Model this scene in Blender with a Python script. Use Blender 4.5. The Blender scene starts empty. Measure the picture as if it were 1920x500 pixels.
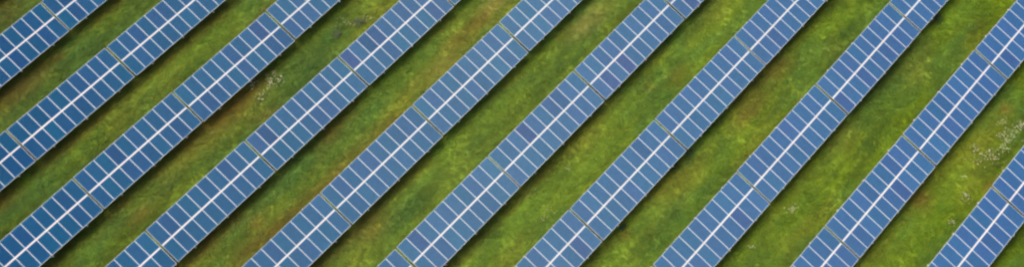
import bpy, bmesh, math, random
import numpy as np
from mathutils import Matrix, Vector, Euler

rng = np.random.default_rng(7)
random.seed(7)
S = bpy.context.scene
COL = S.collection

# ------------------------------------------------------------------ camera
IMG_W, IMG_H = 1920.0, 500.0
FOCAL_PX = 2598.85
CAM_LOC = np.array([-23.54, -76.476, 94.752])
CAM_ROT = (math.radians(30.3147), math.radians(1.8787), math.radians(-48.5531))
cd = bpy.data.cameras.new("camera")
cam = bpy.data.objects.new("camera", cd)
COL.objects.link(cam)
cam.location = CAM_LOC
cam.rotation_euler = CAM_ROT
cd.sensor_fit = 'HORIZONTAL'
cd.sensor_width = 36.0
cd.lens = 36.0 * FOCAL_PX / IMG_W
cd.clip_end = 2000.0
S.camera = cam
CAM_R = np.array(Euler(CAM_ROT, 'XYZ').to_matrix())

# ------------------------------------------------------------------ sky, sun, exposure
SUN_DIR = Vector((-0.20, 0.64, 1.15)).normalized()      # towards the sun
world = bpy.data.worlds.new("World")
S.world = world
world.use_nodes = True
wn = world.node_tree
sky = wn.nodes.new("ShaderNodeTexSky")
sky.sky_type = 'NISHITA'
sky.sun_disc = False
sky.sun_elevation = math.asin(SUN_DIR.z)
sky.sun_rotation = math.atan2(SUN_DIR.x, SUN_DIR.y)
sky.air_density = 1.0
sky.dust_density = 7.0
bg = wn.nodes["Background"]
bg.inputs["Strength"].default_value = 0.15
wn.links.new(sky.outputs["Color"], bg.inputs["Color"])

sl = bpy.data.lights.new("sun", 'SUN')
sl.energy = 1.3
sl.angle = math.radians(52.0)
sl.color = (1.0, 0.91, 0.76)
sun = bpy.data.objects.new("sun", sl)
COL.objects.link(sun)
sun.location = (0, 0, 120)
sun.rotation_euler = SUN_DIR.to_track_quat('Z', 'Y').to_euler()

S.view_settings.view_transform = 'Standard'
S.view_settings.look = 'None'
S.view_settings.gamma = 1.0
S.view_settings.use_curve_mapping = False
S.view_settings.exposure = 0.78
S.render.engine = 'CYCLES'
S.cycles.max_bounces = 6
S.cycles.use_denoising = True
S.cycles.pixel_filter_type = 'BLACKMAN_HARRIS'
S.cycles.filter_width = 2.5

# ------------------------------------------------------------------ pixel <-> place
def on_ground(u, v, z=0.0):
    d = CAM_R @ np.array([(u - IMG_W / 2) / FOCAL_PX, (IMG_H / 2 - v) / FOCAL_PX, -1.0])
    t = (z - CAM_LOC[2]) / d[2]
    return CAM_LOC + d * t

def to_pixel(P):
    q = (np.atleast_2d(P) - CAM_LOC) @ CAM_R
    return np.stack([IMG_W / 2 + FOCAL_PX * q[:, 0] / -q[:, 2], IMG_H / 2 - FOCAL_PX * q[:, 1] / -q[:, 2]], 1)

# ------------------------------------------------------------------ node helpers
def mat(name):
    m = bpy.data.materials.new(name)
    m.use_nodes = True
    nt = m.node_tree
    return m, nt, nt.nodes["Principled BSDF"]

class NB:
    """small helper to write node maths"""
    def __init__(s, nt): s.nt = nt
    def n(s, t, **kw):
        x = s.nt.nodes.new(t)
        for k, v in kw.items(): setattr(x, k, v)
        return x
    def link(s, a, b): s.nt.links.new(a, b)
    def put(s, sock, v):
        if hasattr(v, "is_output"): s.link(v, sock)
        else: sock.default_value = v
    def math(s, op, a, b=0.0, c=None, clamp=False):
        x = s.n("ShaderNodeMath", operation=op, use_clamp=clamp)
        s.put(x.inputs[0], a); s.put(x.inputs[1], b)
        if c is not None: s.put(x.inputs[2], c)
        return x.outputs[0]
    def mix(s, f, a, b, mode='MIX'):
        x = s.n("ShaderNodeMix", data_type='RGBA', blend_type=mode)
        s.put(x.inputs[0], f); s.put(x.inputs[6], a); s.put(x.inputs[7], b)
        return x.outputs[2]
    def noise(s, vec, scale, detail=2.0, rough=0.5, dist=0.0):
        x = s.n("ShaderNodeTexNoise")
        s.link(vec, x.inputs["Vector"])
        x.inputs["Scale"].default_value = scale; x.inputs["Detail"].default_value = detail
        x.inputs["Roughness"].default_value = rough; x.inputs["Distortion"].default_value = dist
        return x.outputs[0]
    def range(s, v, a, b, c, d):
        x = s.n("ShaderNodeMapRange"); s.put(x.inputs[0], v)
        for i, k in enumerate((a, b, c, d)): x.inputs[i + 1].default_value = k
        return x.outputs[0]

# ------------------------------------------------------------------ materials
PW, PL, PT = 0.9955, 1.680, 0.040          # a panel: width, length, thickness
FR = 0.015                               # width of the frame's top flange

def mat_cells():
    m, nt, b = mat("solar_cells"); k = NB(nt)
    tc = k.n("ShaderNodeTexCoord"); info = k.n("ShaderNodeObjectInfo")
    sep = k.n("ShaderNodeSeparateXYZ"); k.link(tc.outputs["Object"], sep.inputs[0])
    x = sep.outputs[0]; y = sep.outputs[1]
    mx, my = 0.004, 0.006                # pale backsheet margin round the cells
    iw, il = PW - 2 * FR - 2 * mx, PL - 2 * FR - 2 * my
    cx = k.math('MULTIPLY', k.math('ADD', x, iw / 2), 6 / iw)
    cy = k.math('MULTIPLY', k.math('ADD', y, il / 2), 10 / il)
    fx = k.math('FRACT', cx); fy = k.math('FRACT', cy)
    # distance from the cell's edge
    ex = k.math('SUBTRACT', 0.5, k.math('ABSOLUTE', k.math('SUBTRACT', fx, 0.5)))
    ey = k.math('SUBTRACT', 0.5, k.math('ABSOLUTE', k.math('SUBTRACT', fy, 0.5)))
    gap = k.math('LESS_THAN', k.math('MINIMUM', ex, ey), 0.014)
    bb = k.math('LESS_THAN', k.math('ABSOLUTE', k.math('SUBTRACT', k.math('FRACT', k.math('MULTIPLY', fx, 3.0)), 0.5)), 0.022)
    out = k.math('MAXIMUM', k.math('GREATER_THAN', k.math('ABSOLUTE', x), iw / 2), k.math('GREATER_THAN', k.math('ABSOLUTE', y), il / 2))
    # every cell its own blue, with crystal grain
    cid = k.n("ShaderNodeCombineXYZ")
    k.link(k.math('FLOOR', cx), cid.inputs[0]); k.link(k.math('FLOOR', cy), cid.inputs[1]); k.link(info.outputs["Random"], cid.inputs[2])
    wnz = k.n("ShaderNodeTexWhiteNoise", noise_dimensions='3D'); k.link(cid.outputs[0], wnz.inputs[0])
    cell_v = k.range(wnz.outputs[0], 0, 1, 0.93, 1.07)
    vor = k.n("ShaderNodeTexVoronoi"); k.link(tc.outputs["Object"], vor.inputs["Vector"]); vor.inputs["Scale"].default_value = 70
    vs = k.n("ShaderNodeSeparateColor"); k.link(vor.outputs["Color"], vs.inputs[0])
    grain = k.range(vs.outputs[0], 0, 1, 0.92, 1.08)
    hsv = k.n("ShaderNodeHueSaturation")
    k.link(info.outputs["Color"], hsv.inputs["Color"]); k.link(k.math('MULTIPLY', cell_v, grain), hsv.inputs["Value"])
    c = k.mix(gap, hsv.outputs[0], (0.04, 0.17, 0.31, 1))
    c = k.mix(bb, c, (0.03, 0.14, 0.27, 1))
    c = k.mix(out, c, (0.60, 0.60, 0.59, 1))
    # bright halo along the frame painted into the cell colour, broken up
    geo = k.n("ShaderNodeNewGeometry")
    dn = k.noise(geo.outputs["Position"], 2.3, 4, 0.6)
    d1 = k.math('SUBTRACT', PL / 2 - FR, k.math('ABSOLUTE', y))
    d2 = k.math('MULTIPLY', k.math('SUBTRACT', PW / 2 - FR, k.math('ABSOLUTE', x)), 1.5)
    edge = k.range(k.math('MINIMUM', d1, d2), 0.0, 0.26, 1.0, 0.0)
    edge_halo = k.math('MULTIPLY', k.math('POWER', edge, 2.0), k.range(dn, 0.3, 0.7, 0.10, 0.30))
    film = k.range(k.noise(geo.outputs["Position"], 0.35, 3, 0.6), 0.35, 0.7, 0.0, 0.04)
    c = k.mix(k.math('ADD', edge_halo, film, clamp=True), c, (0.03, 0.19, 0.40, 1))
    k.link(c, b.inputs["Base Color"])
    k.put(b.inputs["Roughness"], k.range(dn, 0.3, 0.7, 0.10, 0.20))
    b.inputs["IOR"].default_value = 1.40
    b.inputs["Specular IOR Level"].default_value = 0.10      # anti-reflective solar glass
    return m

def mat_metal(name, col, rough, metallic, amp=0.12):
    m, nt, b = mat(name); k = NB(nt)
    geo = k.n("ShaderNodeNewGeometry")
    f = k.noise(geo.outputs["Position"], 1.7, 5, 0.65)
    lo = tuple(c * (1 - amp) for c in col) + (1,)
    k.link(k.mix(k.range(f, 0.3, 0.7, 0, 1), lo, tuple(col) + (1,)), b.inputs["Base Color"])
    k.put(b.inputs["Roughness"], k.range(f, 0.3, 0.7, rough - 0.08, rough + 0.08))
    b.inputs["Metallic"].default_value = metallic
    return m

def mat_leaf(name, instancer, base=(0.1, 0.16, 0.03), trans=0.35, hue=0.03, val=0.3):
    m, nt, b = mat(name); k = NB(nt)
    info = k.n("ShaderNodeObjectInfo"); geo = k.n("ShaderNodeNewGeometry")
    if instancer:
        at = k.n("ShaderNodeAttribute", attribute_type='INSTANCER', attribute_name="tint")
        col = at.outputs["Color"]
    else:
        rgb = k.n("ShaderNodeRGB"); rgb.outputs[0].default_value = tuple(base) + (1,); col = rgb.outputs[0]
    rnd = k.n("ShaderNodeTexWhiteNoise", noise_dimensions='1D'); k.link(geo.outputs["Random Per Island"], rnd.inputs[1])
    hsv = k.n("ShaderNodeHueSaturation"); k.link(col, hsv.inputs["Color"])
    k.put(hsv.inputs["Hue"], k.range(rnd.outputs[0], 0, 1, 0.5 - hue, 0.5 + hue))
    k.put(hsv.inputs["Value"], k.range(geo.outputs["Random Per Island"], 0, 1, 1 - val, 1 + val))
    k.link(hsv.outputs[0], b.inputs["Base Color"])
    b.inputs["Roughness"].default_value = 0.6
    b.inputs["Specular IOR Level"].default_value = 0.2
    tr = k.n("ShaderNodeBsdfTranslucent"); k.link(hsv.outputs[0], tr.inputs["Color"])
    mx = k.n("ShaderNodeMixShader"); mx.inputs[0].default_value = trans
    k.link(b.outputs[0], mx.inputs[1]); k.link(tr.outputs[0], mx.inputs[2])
    k.link(mx.outputs[0], nt.nodes["Material Output"].inputs["Surface"])
    return m

def mat_ground():
    m, nt, b = mat("meadow_soil"); k = NB(nt)
    at = k.n("ShaderNodeAttribute", attribute_name="tint")
    geo = k.n("ShaderNodeNewGeometry")
    n1 = k.noise(geo.outputs["Position"], 3.0, 6, 0.7)
    n2 = k.noise(geo.outputs["Position"], 14.0, 4, 0.7)
    hsv = k.n("ShaderNodeHueSaturation"); k.link(at.outputs["Color"], hsv.inputs["Color"])
    k.put(hsv.inputs["Value"], k.math('MULTIPLY', k.range(n1, 0.3, 0.7, 0.6, 1.15), k.range(n2, 0.3, 0.7, 0.7, 1.2)))
    c = k.mix(k.range(n1, 0.52, 0.75, 0.0, 0.5), hsv.outputs[0], (0.10, 0.075, 0.04, 1))
    k.link(c, b.inputs["Base Color"])
    b.inputs["Roughness"].default_value = 0.95
    b.inputs["Specular IOR Level"].default_value = 0.1
    bp = k.n("ShaderNodeBump"); bp.inputs["Strength"].default_value = 0.6; bp.inputs["Distance"].default_value = 0.08
    k.link(n2, bp.inputs["Height"]); k.link(bp.outputs[0], b.inputs["Normal"])
    return m

M_CELL = mat_cells()
M_FRAME = mat_metal("frame_aluminium", (0.66, 0.635, 0.58), 0.45, 0.0, 0.08)
M_RAIL = mat_metal("rail_aluminium", (0.64, 0.625, 0.585), 0.45, 0.0, 0.10)
M_STEEL = mat_metal("galvanised_steel", (0.55, 0.55, 0.54), 0.5, 0.25, 0.2)
M_GROUND = mat_ground()

# ------------------------------------------------------------------ layout of the rows
TILT = math.radians(17.6693)
PITCH = 10.25                       # from gap to gap along a row
STEP = 1.0095
N_ACROSS = 10
TDEPTH = 3.44                       # slope length of a table
LOW = 0.90                          # height of the low edge (its top face)
ROW_X = [-0.8388, -0.2211, 10.7088, 11.4131, 22.2302, 22.6838, 33.5121, 44.1934, 44.7298, 35.0278]
ROW_Y = [0.0, -7.6483, -15.0724, -22.7854, -30.5282, -38.1786, -45.8784, -53.5024, -61.1938, -68.7303]   # high edge
ROW_X = [ROW_X[0] - 0.58] + ROW_X + [ROW_X[-1] + 0.55]
ROW_Y = [7.65] + ROW_Y + [-76.40]
# ------------------------------------------------------------------ meadow colours (what grows where)
def srgb(r, g, b):
    c = np.array([r, g, b]) / 255.0
    return np.where(c < 0.04045, c / 12.92, ((c + 0.055) / 1.055) ** 2.4)

def vnoise(x, y, seed):
    xi = np.floor(x).astype(np.int64); yi = np.floor(y).astype(np.int64)
    fx = x - xi; fy = y - yi
    fx = fx * fx * (3 - 2 * fx); fy = fy * fy * (3 - 2 * fy)
    def h(a, b):
        n = (a * 374761393 + b * 668265263 + seed * 1442695041) & 0xffffffff
        n = ((n ^ (n >> 13)) * 1274126177) & 0xffffffff
        return ((n ^ (n >> 16)) & 0xffff) / 65535.0
    return (h(xi, yi) * (1 - fx) + h(xi + 1, yi) * fx) * (1 - fy) + (h(xi, yi + 1) * (1 - fx) + h(xi + 1, yi + 1) * fx) * fy

def fbm(x, y, seed, octs=4, gain=0.55):
    s = 0.0; a = 1.0; t = 0.0
    for o in range(octs):
        s = s + a * vnoise(x * 2 ** o + 17.3 * o, y * 2 ** o - 9.1 * o, seed + o); t += a; a *= gain
    return s / t

BROWN, OLIVE, LIME, DEEP, MOSS, TAN = [srgb(*c) for c in
    ((116, 94, 38), (120, 122, 40), (112, 140, 42), (46, 62, 26), (70, 106, 46), (156, 142, 76))]
PATCHES = [  # pixel of the photograph, half-length along the rows and half-width across (m), cover, amount
    (45, 165, 2.2, .8, BROWN, .6), (15, 32, 1.2, .7, BROWN, .4), (112, 108, .4, .3, BROWN, .7), (205, 28, 3, .9, LIME, .5),
    (200, 205, 3.5, .9, LIME, .35), (300, 140, 3, .8, LIME, .4), (360, 85, 3, .8, LIME, .55), (150, 280, 3, .9, LIME, .4), (40, 345, 2.5, .8, LIME, .5),
    (5, 372, 1.2, .7, BROWN, .6), (440, 60, 3, .8, LIME, .3), (510, 10, 2, .6, BROWN, .4), (160, 468, .8, .6, LIME, .6),
    (430, 208, 3.2, .9, BROWN, .95), (405, 248, 2.2, .8, OLIVE, .6), (340, 300, 2.5, .8, OLIVE, .45), (262, 402, 1.0, .5, BROWN, .5), (360, 262, 1.5, .5, BROWN, .4),
    (545, 140, 2.2, .8, MOSS, .5), (470, 175, 1.5, .7, OLIVE, .4), (600, 85, 2, .8, MOSS, .4), (650, 45, 1.6, .8, DEEP, .4), (700, 22, 1.6, .8, OLIVE, .5), (500, 215, 1.2, .6, BROWN, .5),
    (615, 262, 1.6, .5, BROWN, .7), (560, 315, 3.0, .9, MOSS, .7), (545, 405, 3.0, .6, BROWN, .65), (480, 462, 2.5, .8, BROWN, .6), (640, 320, 3.0, .6, BROWN, .7),
    (440, 430, 1.6, .7, MOSS, .6), (480, 420, .7, .5, BROWN, .6), (395, 440, .6, .4, BROWN, .7), (690, 215, 2.5, .8, MOSS, .6), (730, 235, 2.2, .5, BROWN, .55),
    (800, 95, 1.6, .8, MOSS, .4), (858, 75, 1.5, .7, BROWN, .55), (905, 35, 1.6, .7, BROWN, .65), (925, 8, 1.2, .6, TAN, .6), (825, 130, 1.8, .6, TAN, .45), (765, 178, 2.0, .5, OLIVE, .7),
    (1100, 42, 1.8, .8, TAN, .55), (1140, 10, 1.3, .7, OLIVE, .4), (1015, 95, 2.2, .9, LIME, .4), (1060, 60, 1, .6, BROWN, .3), (930, 185, 1.8, .8, LIME, .25), (880, 195, .9, .4, DEEP, .5), (700, 430, 1.4, .8, BROWN, .5),
    (830, 285, 2.0, .8, LIME, .55), (760, 345, 1.8, .9, LIME, .3), (640, 480, 1.4, .7, OLIVE, .5),
    (1340, 25, 2.0, .9, OLIVE, .6), (1262, 105, 1.6, .7, LIME, .5), (1272, 142, 1.0, .6, BROWN, .45), (1180, 195, 2.0, .9, LIME, .4), (1105, 265, 1.6, .8, OLIVE, .5), (1000, 380, 2.2, .8, LIME, .45),
    (905, 442, 1.3, .7, DEEP, .35), (865, 478, 1.4, .7, LIME, .4), (1215, 165, .6, .4, BROWN, .4),
    (1460, 128, 1.4, .7, BROWN, .6), (1400, 212, 1.6, .6, BROWN, .6), (1375, 165, 2, .8, OLIVE, .3), (1330, 255, 1.6, .7, LIME, .25), (1215, 372, 1.6, .8, OLIVE, .45), (1230, 395, 1.2, .6, LIME, .4), (1172, 440, .5, .4, BROWN, .7),
    (1150, 475, 1.4, .8, LIME, .45), (1250, 295, 1.8, .35, DEEP, .6), (1285, 335, 1.2, .6, OLIVE, .5),
    (1800, 22, 2.0, .9, LIME, .75), (1755, 36, .6, .4, DEEP, .8), (1830, 60, 1.0, .3, DEEP, .5), (1720, 138, 1.5, .9, OLIVE, .5), (1735, 95, 1.4, .6, OLIVE, .4), (1650, 205, 1.6, .9, LIME, .25), (1590, 262, 1.6, .8, OLIVE, .5),
    (1560, 240, 1.0, .5, BROWN, .35), (1500, 335, 2.2, .9, OLIVE, .3), (1590, 60, 1.2, .5, DEEP, .3), (1560, 95, 1.6, .7, OLIVE, .3), (1430, 430, 1.8, .9, LIME, .2),
    (1884, 206, .6, .4, BROWN, .9), (1724, 374, .7, .5, BROWN, .9), (1850, 255, 2.6, 1.0, OLIVE, .55), (1690, 440, 1.4, .7, LIME, .5), (1855, 348, .7, .35, BROWN, .8), (1820, 290, 1.6, .7, OLIVE, .5),
    (1790, 345, 1.8, .8, LIME, .25), (1895, 465, 1.2, .7, DEEP, .3), (1900, 300, 1.0, .4, DEEP, .35),
]
PATCH_XY = [on_ground(p[0], p[1]) for p in PATCHES]

def cover(x, y):
    """colour of the plants growing at ground points (x, y)"""
    n1 = fbm(x / 8.0, y / 1.7, 3); n2 = fbm(x / 1.7, y / 0.8, 11); n3 = fbm(x / 11.0, y / 2.4, 23); n4 = fbm(x / 0.5, y / 0.4, 31, 3)
    px = to_pixel(np.stack([x, y, 0 * x], 1))[:, 0]
    t = np.clip(px / IMG_W, -0.1, 1.1)[:, None]
    left, mid, right = srgb(72, 88, 16), srgb(104, 125, 40), srgb(98, 120, 18)  # darker left tone is lens vignette painted into the grass colour
    c = np.where(t < 0.45, left + (mid - left) * np.clip(t / 0.45, 0, 1), mid + (right - mid) * np.clip((t - 0.45) / 0.5, 0, 1))
    def blend(c, k, w): return c + (k - c) * w[:, None]
    c = blend(c, LIME, np.clip((n1 - 0.52) * 1.8, 0, 0.25))
    c = blend(c, OLIVE, np.clip((n3 - 0.54) * 2.4, 0, 0.4))
    c = blend(c, DEEP, np.clip((0.44 - n1) * 2.2, 0, 0.35))
    c = blend(c, MOSS, np.clip((fbm(x / 6.0, y / 1.8, 41) - 0.5) * 3.0, 0, 0.5))
    for (u, v, a, b, k, w), P in zip(PATCHES, PATCH_XY):
        d = ((x - P[0]) / (a * 1.15)) ** 2 + ((y - P[1]) / (b * 1.2)) ** 2
        c = blend(c, k, w * (0.85 if k is BROWN else 0.85) * np.exp(-d * (0.55 + 0.9 * n2)))
    # bare, dry drip line under the low edge of the rows
    for hy in ROW_Y:
        e = hy - TDEPTH * math.cos(TILT)
        d = (y - (e - 0.15)) / 0.55
        amt = np.clip((fbm(x / 4.0, 0 * x + hy, 63, 3) - 0.30) * 2.4, 0.1, 0.8) * 0.75 * np.clip(1.25 - 1.1 * t[:, 0], 0.15, 1)
        c = blend(c, BROWN * 1.0, amt * np.exp(-d * d))
    v = 0.80 + 0.40 * n2
    v *= 0.86 + 0.28 * n4
    v *= 0.80 + 0.40 * fbm(x / 5.0, y / 0.28, 47, 3)      # swaths left by mowing along the rows
    return c * v[:, None] * 1.18

# ------------------------------------------------------------------ ground
def link(name, me, m=None, parent=None):
    o = bpy.data.objects.new(name, me); COL.objects.link(o)
    if m is not None and not me.materials: me.materials.append(m)
    if parent is not None: o.parent = parent
    return o

def tag(o, label, cat=None, group=None, kind=None):
    o["label"] = label
    if cat: o["category"] = cat
    if group: o["group"] = group
    if kind: o["kind"] = kind

def ground_height(x, y):
    return 0.10 * (fbm(x / 7.0, y / 5.0, 51, 3) - 0.5) + 0.06 * (fbm(x / 1.1, y / 0.8, 57, 2) - 0.5) - 0.03

def make_ground():
    fx = np.arange(-32, 68, 0.4); fy = np.arange(-90, 16, 0.4)
    xs = np.concatenate([np.linspace(-900, -34, 24), fx, np.linspace(70, 900, 24)])
    ys = np.concatenate([np.linspace(-900, -92, 24), fy, np.linspace(18, 900, 24)])
    X, Y = np.meshgrid(xs, ys)
    x = X.ravel(); y = Y.ravel()
    co = np.stack([x, y, ground_height(x, y)], 1)
    nx, ny = len(xs), len(ys)
    i = (np.arange(ny - 1)[:, None] * nx + np.arange(nx - 1)[None, :]).ravel()
    quads = np.stack([i, i + 1, i + nx + 1, i + nx], 1)
    me = bpy.data.meshes.new("ground")
    me.from_pydata(co.tolist(), [], quads.tolist())
    me.polygons.foreach_set("use_smooth", [True] * len(me.polygons))
    at = me.attributes.new("tint", 'FLOAT_COLOR', 'POINT')
    c = np.concatenate([cover(x, y) * 1.1, np.ones((len(x), 1))], 1)
    at.data.foreach_set("color", c.astype(np.float32).ravel())
    o = link("ground", me, M_GROUND)
    tag(o, "grassy meadow ground under the rows of solar tables", kind="structure")
    return o
make_ground()

# ------------------------------------------------------------------ solar tables
def bm_box(bm, x0, x1, y0, y1, z0, z1, bevel=0.0):
    r = bmesh.ops.create_cube(bm, size=1.0)
    vs = r["verts"]
    for v in vs:
        v.co = Vector((x0 + (v.co.x + .5) * (x1 - x0), y0 + (v.co.y + .5) * (y1 - y0), z0 + (v.co.z + .5) * (z1 - z0)))
    return vs

def bm_bar(bm, a, b, w, h):
    """box bar from a to b; w wide along x, h deep"""
    a = Vector(a); b = Vector(b); d = (b - a).normalized()
    sx = Vector((1, 0, 0)) if abs(d.x) < 0.9 else Vector((0, 1, 0))
    n = d.cross(sx).normalized(); s = n.cross(d).normalized()
    vs = [bm.verts.new(p + s * (w / 2 * i) + n * (h / 2 * j)) for p in (a, b) for i, j in ((-1, -1), (1, -1), (1, 1), (-1, 1))]
    for f in ((3, 2, 1, 0), (4, 5, 6, 7), (0, 1, 5, 4), (1, 2, 6, 5), (2, 3, 7, 6), (3, 0, 4, 7)):
        bm.faces.new([vs[q] for q in f])

def done(bm, name):
    me = bpy.data.meshes.new(name)
    bmesh.ops.recalc_face_normals(bm, faces=bm.faces)
    bm.to_mesh(me); bm.free()
    return me

def frame_mesh():
    bm = bmesh.new()
    w, l, t = PW / 2, PL / 2, PT
    bm_box(bm, -w, w, -l, -l + FR, -t, 0); bm_box(bm, -w, w, l - FR, l, -t, 0)
    bm_box(bm, -w, -w + FR, -l + FR, l - FR, -t, 0); bm_box(bm, w - FR, w, -l + FR, l - FR, -t, 0)
    return done(bm, "panel_frame")

def sheet_mesh():
    bm = bmesh.new()
    bm_box(bm, -PW / 2 + FR - .002, PW / 2 - FR + .002, -PL / 2 + FR - .002, PL / 2 - FR + .002, -0.012, -0.005)
    return done(bm, "cell_sheet")

FRAME_ME, SHEET_ME = frame_mesh(), sheet_mesh()
FRAME_ME.materials.append(M_FRAME); SHEET_ME.materials.append(M_CELL)

TL = N_ACROSS * STEP - 0.014         # table length
BASE_Y = TDEPTH * math.cos(TILT) / 2
ROT = Matrix.Rotation(TILT, 4, 'X')

def slope(u, v, w=0.0):
    """point on a table: u along the row, v up the slope from the low edge, w above the panel face"""
    p = ROT @ Vector((0, v, w))
    return Vector((u, p.y - BASE_Y, p.z + LOW))

def support_meshes():
    out = []
    # purlins run along the table under the panels; the middle one is a broad bright rail filling the joint
    for nm, v, wd, top, m in (("purlin", 0.34, 0.06, -PT, M_STEEL), ("purlin", 1.28, 0.06, -PT, M_STEEL),
                              ("centre_rail", TDEPTH / 2, 0.074, -0.016, M_RAIL),
                              ("purlin", 2.16, 0.06, -PT, M_STEEL), ("purlin", 3.10, 0.06, -PT, M_STEEL)):
        bm = bmesh.new()
        ex = -0.02
        vs = bm_box(bm, -TL / 2 - ex, TL / 2 + ex, v - wd / 2, v + wd / 2, -0.11, top - 0.001)
        for q in vs: q.co = slope(q.co.x, q.co.y, q.co.z)
        out.append((nm, done(bm, nm), m))
    for fr in (1 / 6, 1 / 2, 5 / 6):
        u = (fr - 0.5) * TL
        bm = bmesh.new()
        vs = bm_box(bm, u - 0.024, u + 0.024, -0.10, TDEPTH + 0.04, -0.20, -0.112)
        # end plates that show beyond the panels
        vs += bm_box(bm, u - 0.032, u + 0.032, -0.118, -0.100, -0.205, -0.105)
        vs += bm_box(bm, u - 0.04, u + 0.04, TDEPTH + 0.040, TDEPTH + 0.052, -0.225, -0.105)
        for q in vs: q.co = slope(q.co.x, q.co.y, q.co.z)
        out.append(("rafter", done(bm, "rafter"), M_RAIL))
        for v in (0.75, 2.75):
            p = slope(u, v, -0.17)
            bm = bmesh.new(); bm_box(bm, u + 0.036, u + 0.096, p.y - 0.05, p.y + 0.05, -0.35, p.z + 0.03)
            out.append(("post", done(bm, "post"), M_STEEL))
        a = slope(u, 1.75, -0.17); b = slope(u, 2.75, -0.17)
        bm = bmesh.new(); bm_bar(bm, (u - 0.06, a.y, a.z), (u - 0.06, b.y, 0.45), 0.045, 0.045)
        bm_bar(bm, (u - 0.06, b.y, 0.45), (u + 0.036, b.y, 0.45), 0.04, 0.04)
        out.append(("brace", done(bm, "brace"), M_STEEL))
    return out
SUPPORT = support_meshes()
for nm, me, m in SUPPORT: me.materials.append(m)

ORD = ["first", "second", "third", "fourth", "fifth", "sixth", "seventh", "eighth", "ninth", "tenth", "eleventh", "twelfth"]

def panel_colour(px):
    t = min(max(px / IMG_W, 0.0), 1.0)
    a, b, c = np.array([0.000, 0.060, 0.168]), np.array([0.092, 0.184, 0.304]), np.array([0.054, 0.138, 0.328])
    base = a + (b - a) * min(t / 0.5, 1) if t < 0.5 else b + (c - b) * (t - 0.5) / 0.5  # sky reflection shift across the view, painted into the cell colour
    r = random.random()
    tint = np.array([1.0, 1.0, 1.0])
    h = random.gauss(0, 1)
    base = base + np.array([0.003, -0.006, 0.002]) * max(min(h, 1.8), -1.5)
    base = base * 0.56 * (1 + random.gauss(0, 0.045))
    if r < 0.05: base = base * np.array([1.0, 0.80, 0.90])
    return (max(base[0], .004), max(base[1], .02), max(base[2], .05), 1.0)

def build_table(cx, cy, rz, dtilt, label, px0):
    root = bpy.data.objects.new("solar_table", None)
    COL.objects.link(root)
    root.empty_display_size = 0.5
    root.location = (cx, cy, random.gauss(0, 0.02))
    root.rotation_euler = (dtilt, 0, rz)
    tag(root, label, "solar table", "solar tables in parallel diagonal rows")
    for row in range(2):
        v = PL / 2 + row * (TDEPTH - PL)
        for i in range(N_ACROSS):
            u = -TL / 2 + PW / 2 + i * STEP
            p = slope(u, v, 0.0)
            f = bpy.data.objects.new("solar_panel", FRAME_ME); COL.objects.link(f)
            f.parent = root; f.location = p
            f.rotation_euler = (TILT + random.gauss(0, .0015), random.gauss(0, .002), random.gauss(0, .0012))
            g = bpy.data.objects.new("cell_sheet", SHEET_ME); COL.objects.link(g)
            g.parent = f
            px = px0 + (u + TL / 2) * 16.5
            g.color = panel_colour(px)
    for nm, me, m in SUPPORT:
        o = bpy.data.objects.new(nm, me); COL.objects.link(o); o.parent = root

def clip_area(P):
    """area in pixels of the polygon P that falls inside the picture"""
    poly = [tuple(p) for p in P]
    for ax, lim, sg in ((0, 0, 1), (0, IMG_W, -1), (1, 0, 1), (1, IMG_H, -1)):
        new = []
        for a, b in zip(poly, poly[1:] + poly[:1]):
            ia, ib = sg * (a[ax] - lim) >= 0, sg * (b[ax] - lim) >= 0
            if ia: new.append(a)
            if ia != ib:
                t = (lim - a[ax]) / (b[ax] - a[ax]); new.append((a[0] + t * (b[0] - a[0]), a[1] + t * (b[1] - a[1])))
        poly = new
        if not poly: return 0.0
    x = np.array([p[0] for p in poly]); y = np.array([p[1] for p in poly])
    return 0.5 * abs(np.dot(x, np.roll(y, -1)) - np.dot(y, np.roll(x, -1)))

TABLES = []
for r, (gx, hy) in enumerate(zip(ROW_X, ROW_Y)):
    seen = []
    for k in range(-9, 9):
        cx = gx + (k + 0.5) * PITCH
        cy = hy - BASE_Y
        c = np.array([[cx + a, cy + b, LOW + (b + BASE_Y) * math.tan(TILT)] for a, b in
                      ((-TL / 2, -BASE_Y), (TL / 2, -BASE_Y), (TL / 2, BASE_Y), (-TL / 2, BASE_Y))])
        px = to_pixel(c)
        area = clip_area(px)
        near = px[:, 0].max() > -130 and px[:, 0].min() < IMG_W + 130 and px[:, 1].max() > -130 and px[:, 1].min() < IMG_H + 130
        if area > 25 or near:
            seen.append((k, cx, cy, px, area))
    inview = [s for s in seen if s[4] > 25]
    for s in seen:
        k, cx, cy, px, area = s
        if area > 25:
            j = inview.index(s)
            label = "%s blue solar table from the lower left in the %s diagonal row from left" % (ORD[j], ORD[r - 1])
        else:
            label = "blue solar table just beyond the edge of the photograph"
        TABLES.append((r, k, cx, cy, label, px[0, 0]))

for r, k, cx, cy, label, px0 in TABLES:
    random.seed(1000 + r * 50 + k)
    build_table(cx + random.gauss(0, .008), cy + random.gauss(0, .025), random.gauss(0, .0012), random.gauss(0, .0035), label, px0)

# ------------------------------------------------------------------ meadow plants
def blade(bm, base, az, length, width, lean, curl, segs=2):
    d = Vector((math.cos(az), math.sin(az), 0)); s = Vector((-d.y, d.x, 0))
    prev = None
    for i in range(segs + 1):
        t = i / segs
        a = lean + curl * t
        c = Vector(base) + d * (length * t * math.sin(a)) + Vector((0, 0, length * t * math.cos(a)))
        w = width * (1 - t) ** 0.7 / 2
        if i < segs: cur = [bm.verts.new(c - s * w), bm.verts.new(c + s * w)]
        else: cur = [bm.verts.new(c)]
        if prev:
            if len(cur) == 2: bm.faces.new((prev[0], prev[1], cur[1], cur[0]))
            else: bm.faces.new((prev[0], prev[1], cur[0]))
        prev = cur

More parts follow.
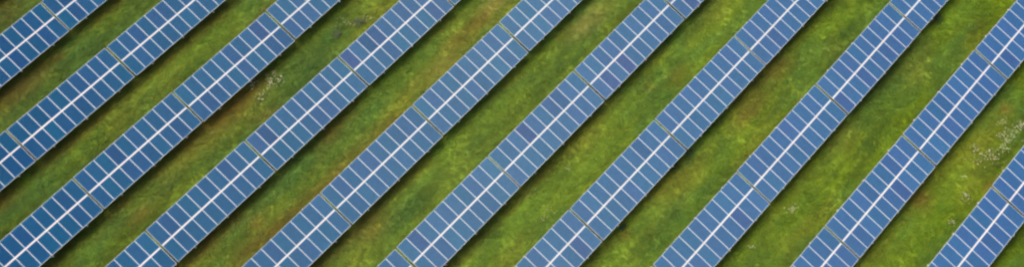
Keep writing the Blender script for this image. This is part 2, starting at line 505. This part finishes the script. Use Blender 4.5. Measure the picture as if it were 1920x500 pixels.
def leaf(bm, base, az, length, width, pitch):
    d = Vector((math.cos(az) * math.cos(pitch), math.sin(az) * math.cos(pitch), math.sin(pitch)))
    s = Vector((-math.sin(az), math.cos(az), 0))
    b = Vector(base)
    v = [bm.verts.new(p) for p in (b, b + d * length * .5 - s * width / 2, b + d * length - Vector((0, 0, length * .15)), b + d * length * .5 + s * width / 2)]
    bm.faces.new(v)

def tuft_mesh(seed, n, h, spread, width):
    R = random.Random(seed); bm = bmesh.new()
    for i in range(n):
        az = R.uniform(0, 6.283); rr = spread * math.sqrt(R.random())
        blade(bm, (rr * math.cos(az), rr * math.sin(az), -0.02), R.gauss(az, .9), h * R.uniform(.6, 1.2), width * R.uniform(.7, 1.3), R.uniform(.25, .8), R.uniform(.3, .9))
    return done(bm, "tuft")

def weed_mesh(seed, n, h, spread):
    R = random.Random(seed); bm = bmesh.new()
    for i in range(n):
        az = R.uniform(0, 6.283); rr = spread * math.sqrt(R.random()); z = h * (1 - (rr / spread) ** 2 * .7) * R.uniform(.35, 1)
        leaf(bm, (rr * math.cos(az), rr * math.sin(az), z), R.gauss(az, .6), R.uniform(.06, .12), R.uniform(.04, .07), R.uniform(-.2, .7))
    return done(bm, "weed")

M_GRASS = mat_leaf("grass_blades", True, val=0.25)
M_WEED = mat_leaf("weed_leaves", True, trans=0.3, hue=0.02)
M_PETAL, _nt, _b = mat("white_petals"); _b.inputs["Base Color"].default_value = (0.82, 0.76, 0.55, 1); _b.inputs["Roughness"].default_value = 0.7

def scatter(name, pts, scl, rotz, tint, protos, m, label, cat, lean=None):
    me = bpy.data.meshes.new(name)
    me.from_pydata(pts.tolist(), [], [])
    n = len(pts)
    a = me.attributes.new("tint", 'FLOAT_COLOR', 'POINT'); a.data.foreach_set("color", np.concatenate([tint, np.ones((n, 1))], 1).astype(np.float32).ravel())
    a = me.attributes.new("size", 'FLOAT', 'POINT'); a.data.foreach_set("value", scl.astype(np.float32))
    a = me.attributes.new("turn", 'FLOAT_VECTOR', 'POINT')
    tv = np.stack([rng.normal(0, .12, n), rng.normal(0, .12, n), rotz], 1); a.data.foreach_set("vector", tv.astype(np.float32).ravel())
    a = me.attributes.new("pick", 'INT', 'POINT'); a.data.foreach_set("value", rng.integers(0, len(protos), n).astype(np.int32))
    o = link(name, me, m)
    ng = bpy.data.node_groups.new(name, 'GeometryNodeTree')
    ng.interface.new_socket("Geometry", in_out='INPUT', socket_type='NodeSocketGeometry')
    ng.interface.new_socket("Geometry", in_out='OUTPUT', socket_type='NodeSocketGeometry')
    gi = ng.nodes.new("NodeGroupInput"); go = ng.nodes.new("NodeGroupOutput")
    iop = ng.nodes.new("GeometryNodeInstanceOnPoints"); jn = ng.nodes.new("GeometryNodeJoinGeometry")
    ng.links.new(gi.outputs[0], iop.inputs["Points"])
    for p in reversed(protos):
        p.materials.clear(); p.materials.append(m)
        po = bpy.data.objects.new(p.name + "_shape", p)
        oi = ng.nodes.new("GeometryNodeObjectInfo"); oi.inputs["Object"].default_value = po; oi.inputs["As Instance"].default_value = True
        ng.links.new(oi.outputs["Geometry"], jn.inputs[0])
    ng.links.new(jn.outputs[0], iop.inputs["Instance"])
    iop.inputs["Pick Instance"].default_value = True
    def named(nm, t):
        x = ng.nodes.new("GeometryNodeInputNamedAttribute"); x.data_type = t; x.inputs[0].default_value = nm
        return x.outputs[0]
    ng.links.new(named("pick", 'INT'), iop.inputs["Instance Index"])
    e2r = ng.nodes.new("FunctionNodeEulerToRotation"); ng.links.new(named("turn", 'FLOAT_VECTOR'), e2r.inputs[0])
    ng.links.new(e2r.outputs[0], iop.inputs["Rotation"])
    ng.links.new(named("size", 'FLOAT'), iop.inputs["Scale"])
    ng.links.new(iop.outputs[0], go.inputs[0])
    md = o.modifiers.new("scatter", 'NODES'); md.node_group = ng
    tag(o, label, cat, kind="stuff")
    return o

# footprint of the view on the ground, with a margin for steps to the side
foot = np.array([on_ground(u, v)[:2] for u, v in ((-130, -110), (2050, -110), (2050, 620), (-130, 620))])
def in_foot(x, y):
    ok = np.ones(len(x), bool)
    for a, b in zip(foot, np.roll(foot, -1, 0)):
        ok &= ((b[0] - a[0]) * (y - a[1]) - (b[1] - a[1]) * (x - a[0])) <= 0
    return ok
def sample(density):
    lo, hi = foot.min(0), foot.max(0)
    n = int(density * (hi[0] - lo[0]) * (hi[1] - lo[1]))
    x = rng.uniform(lo[0], hi[0], n); y = rng.uniform(lo[1], hi[1], n)
    ok = in_foot(x, y)
    return x[ok], y[ok]

x, y = sample(85)
dens = fbm(x / 1.2, y / 0.9, 71)
keep = rng.random(len(x)) < np.clip(0.35 + 1.3 * dens, 0, 1)
x, y = x[keep], y[keep]
hgt = fbm(x / 2.0, y / 1.2, 77)
tint = cover(x, y) * rng.normal(1.0, 0.2, (len(x), 1)).clip(.5, 1.5)
scatter("grass", np.stack([x, y, ground_height(x, y)], 1), 0.55 + 0.9 * hgt * rng.uniform(.7, 1.3, len(x)), rng.uniform(0, 6.283, len(x)), tint,
        [tuft_mesh(s, 18, 0.17, 0.085, 0.018) for s in range(4)], M_GRASS, "short green and olive meadow grass between the solar table rows", "grass")

x, y = sample(9)
dens = fbm(x / 2.2, y / 1.3, 91)
keep = rng.random(len(x)) < np.clip((dens - 0.42) * 4.5, 0, 1)
x, y = x[keep], y[keep]
tint = cover(x, y) * np.array([0.86, 1.0, 0.9]) * rng.normal(0.92, 0.12, (len(x), 1)).clip(.6, 1.2)
scatter("meadow_weeds", np.stack([x, y, ground_height(x, y)], 1), rng.uniform(.5, 1.25, len(x)), rng.uniform(0, 6.283, len(x)), tint,
        [weed_mesh(40 + s, 46, 0.20, 0.24) for s in range(4)], M_WEED, "low broad-leaved weeds growing among the meadow grass", "weeds")

M_STALK = mat_leaf('flower_stalk', False, (0.07, 0.11, 0.03))
# white wild flowers in loose patches
def flower_patch(spots, label, n, seed):
    R = random.Random(seed); bm = bmesh.new()
    for i in range(int(n * 1.2)):
        u, v, s = R.choice(spots)
        g = on_ground(u + R.gauss(0, s), v + R.gauss(0, s * .7))
        z0 = ground_height(np.array([g[0]]), np.array([g[1]]))[0]
        h = R.uniform(.20, .34); rad = R.uniform(.017, .035)
        tip = Vector((g[0] + R.gauss(0, .03), g[1] + R.gauss(0, .03), z0 + h))
        nf = len(bm.faces); bm_bar(bm, (g[0], g[1], z0 - .03), tip, .006, .006)
        bm.faces.ensure_lookup_table()
        for f in bm.faces[nf:]: f.material_index = 1
        m = 6; c = bm.verts.new(tip + Vector((0, 0, .012)))
        tx, ty = R.gauss(0, .25), R.gauss(0, .25)
        ring = []
        for q in range(m * 2):
            a = q * math.pi / m; r = rad * (1.0 if q % 2 == 0 else .6)
            ring.append(bm.verts.new(tip + Vector((r * math.cos(a), r * math.sin(a), r * (tx * math.cos(a) + ty * math.sin(a))))))
        for q in range(m * 2): bm.faces.new((c, ring[q], ring[(q + 1) % (2 * m)]))
    o = link("white_wildflowers", done(bm, "white_wildflowers"), M_PETAL)
    o.data.materials.append(M_STALK)
    tag(o, label, "wildflowers", "patches of white wildflowers", "stuff")

flower_patch([(515, 145, 8), (527, 152, 5), (512, 158, 7), (492, 178, 7), (475, 160, 5), (490, 190, 5), (500, 165, 12)], "loose patch of white flowers between the third and fourth rows from left", 120, 1)
flower_patch([(640, 42, 8), (655, 50, 8), (628, 52, 6), (690, 40, 7)], "sparse white flowers by a dark shrub near the top, right of the third row", 34, 2)
flower_patch([(1900, 245, 8), (1914, 238, 7), (1880, 255, 9), (1878, 232, 6), (1890, 262, 8)], "large scatter of white flowers at the right edge beside the ninth row", 130, 3)
flower_patch([(1827, 280, 6), (1857, 288, 7), (1879, 282, 6), (1840, 300, 12), (1868, 300, 12)], "three close clumps of white flowers left of the tenth row", 105, 4)
flower_patch([(1805, 332, 5), (1809, 374, 6), (1783, 420, 5), (1808, 366, 4)], "small white flower clumps beside the gap in the tenth row", 42, 5)
flower_patch([(1480, 398, 6), (1487, 392, 4)], "single tight clump of white flowers right of the eighth row", 22, 6)
flower_patch([(1408, 464, 4)], "tiny clump of white flowers near the bottom right of the eighth row", 9, 7)
flower_patch([(1030, 396, 8), (1000, 362, 6), (1022, 412, 6), (1064, 316, 5)], "few scattered white flowers between the sixth and seventh rows", 26, 8)

# low shrubs that stand out from the meadow
SHRUB_LEAF = mat_leaf("shrub_leaves", False, (0.035, 0.065, 0.02), trans=0.25, hue=0.03, val=0.4)
GREY_LEAF = mat_leaf("grey_shrub_leaves", False, (0.085, 0.105, 0.05), trans=0.25, hue=0.03, val=0.4)
M_STEM = mat_metal("shrub_stem", (0.10, 0.075, 0.05), 0.85, 0.0, 0.3)
def shrub(u, v, rad, h, m, label, seed):
    g = on_ground(u, v); z0 = float(ground_height(np.array([g[0]]), np.array([g[1]]))[0])
    R = random.Random(seed)
    root = bpy.data.objects.new("low_shrub", None); COL.objects.link(root); root.location = (g[0], g[1], z0)
    tag(root, label, "shrub", "low shrubs in the meadow")
    bm = bmesh.new(); tips = []
    for i in range(9):
        az = R.uniform(0, 6.283); rr = rad * R.uniform(.2, .8); t = (rr * math.cos(az), rr * math.sin(az), h * R.uniform(.5, .95)); tips.append(t)
        bm_bar(bm, (0, 0, -.05), t, .012, .012)
    link("stem", done(bm, "stem"), M_STEM, root)
    bm = bmesh.new()
    for i in range(int(420 * rad / .5)):
        t = R.choice(tips); s = rad * .32
        p = (t[0] + R.gauss(0, s), t[1] + R.gauss(0, s), max(.03, t[2] * R.uniform(.35, 1.1)))
        leaf(bm, p, R.uniform(0, 6.283), R.uniform(.05, .10), R.uniform(.035, .06), R.uniform(-.4, .8))
    link("foliage", done(bm, "foliage"), m, root)
shrub(1756, 36, .42, .40, SHRUB_LEAF, "dark low shrub near the top edge beside the upper gap of the eighth row", 1)
shrub(1290, 288, .40, .40, SHRUB_LEAF, "dark shrub at the lower right end of the middle gap in the seventh row", 2)
shrub(1262, 312, .40, .35, SHRUB_LEAF, "dark shrub hugging the lower edge of the seventh row, below its middle gap", 3)
shrub(672, 44, .45, .42, GREY_LEAF, "grey green shrub near the top between the third and fourth rows", 4)
shrub(632, 66, .36, .32, GREY_LEAF, "smaller grey green shrub on the lower left of the top shrub", 5)
shrub(1168, 428, .32, .3, SHRUB_LEAF, "dark little bush under the lower edge of the seventh row near the bottom", 7)
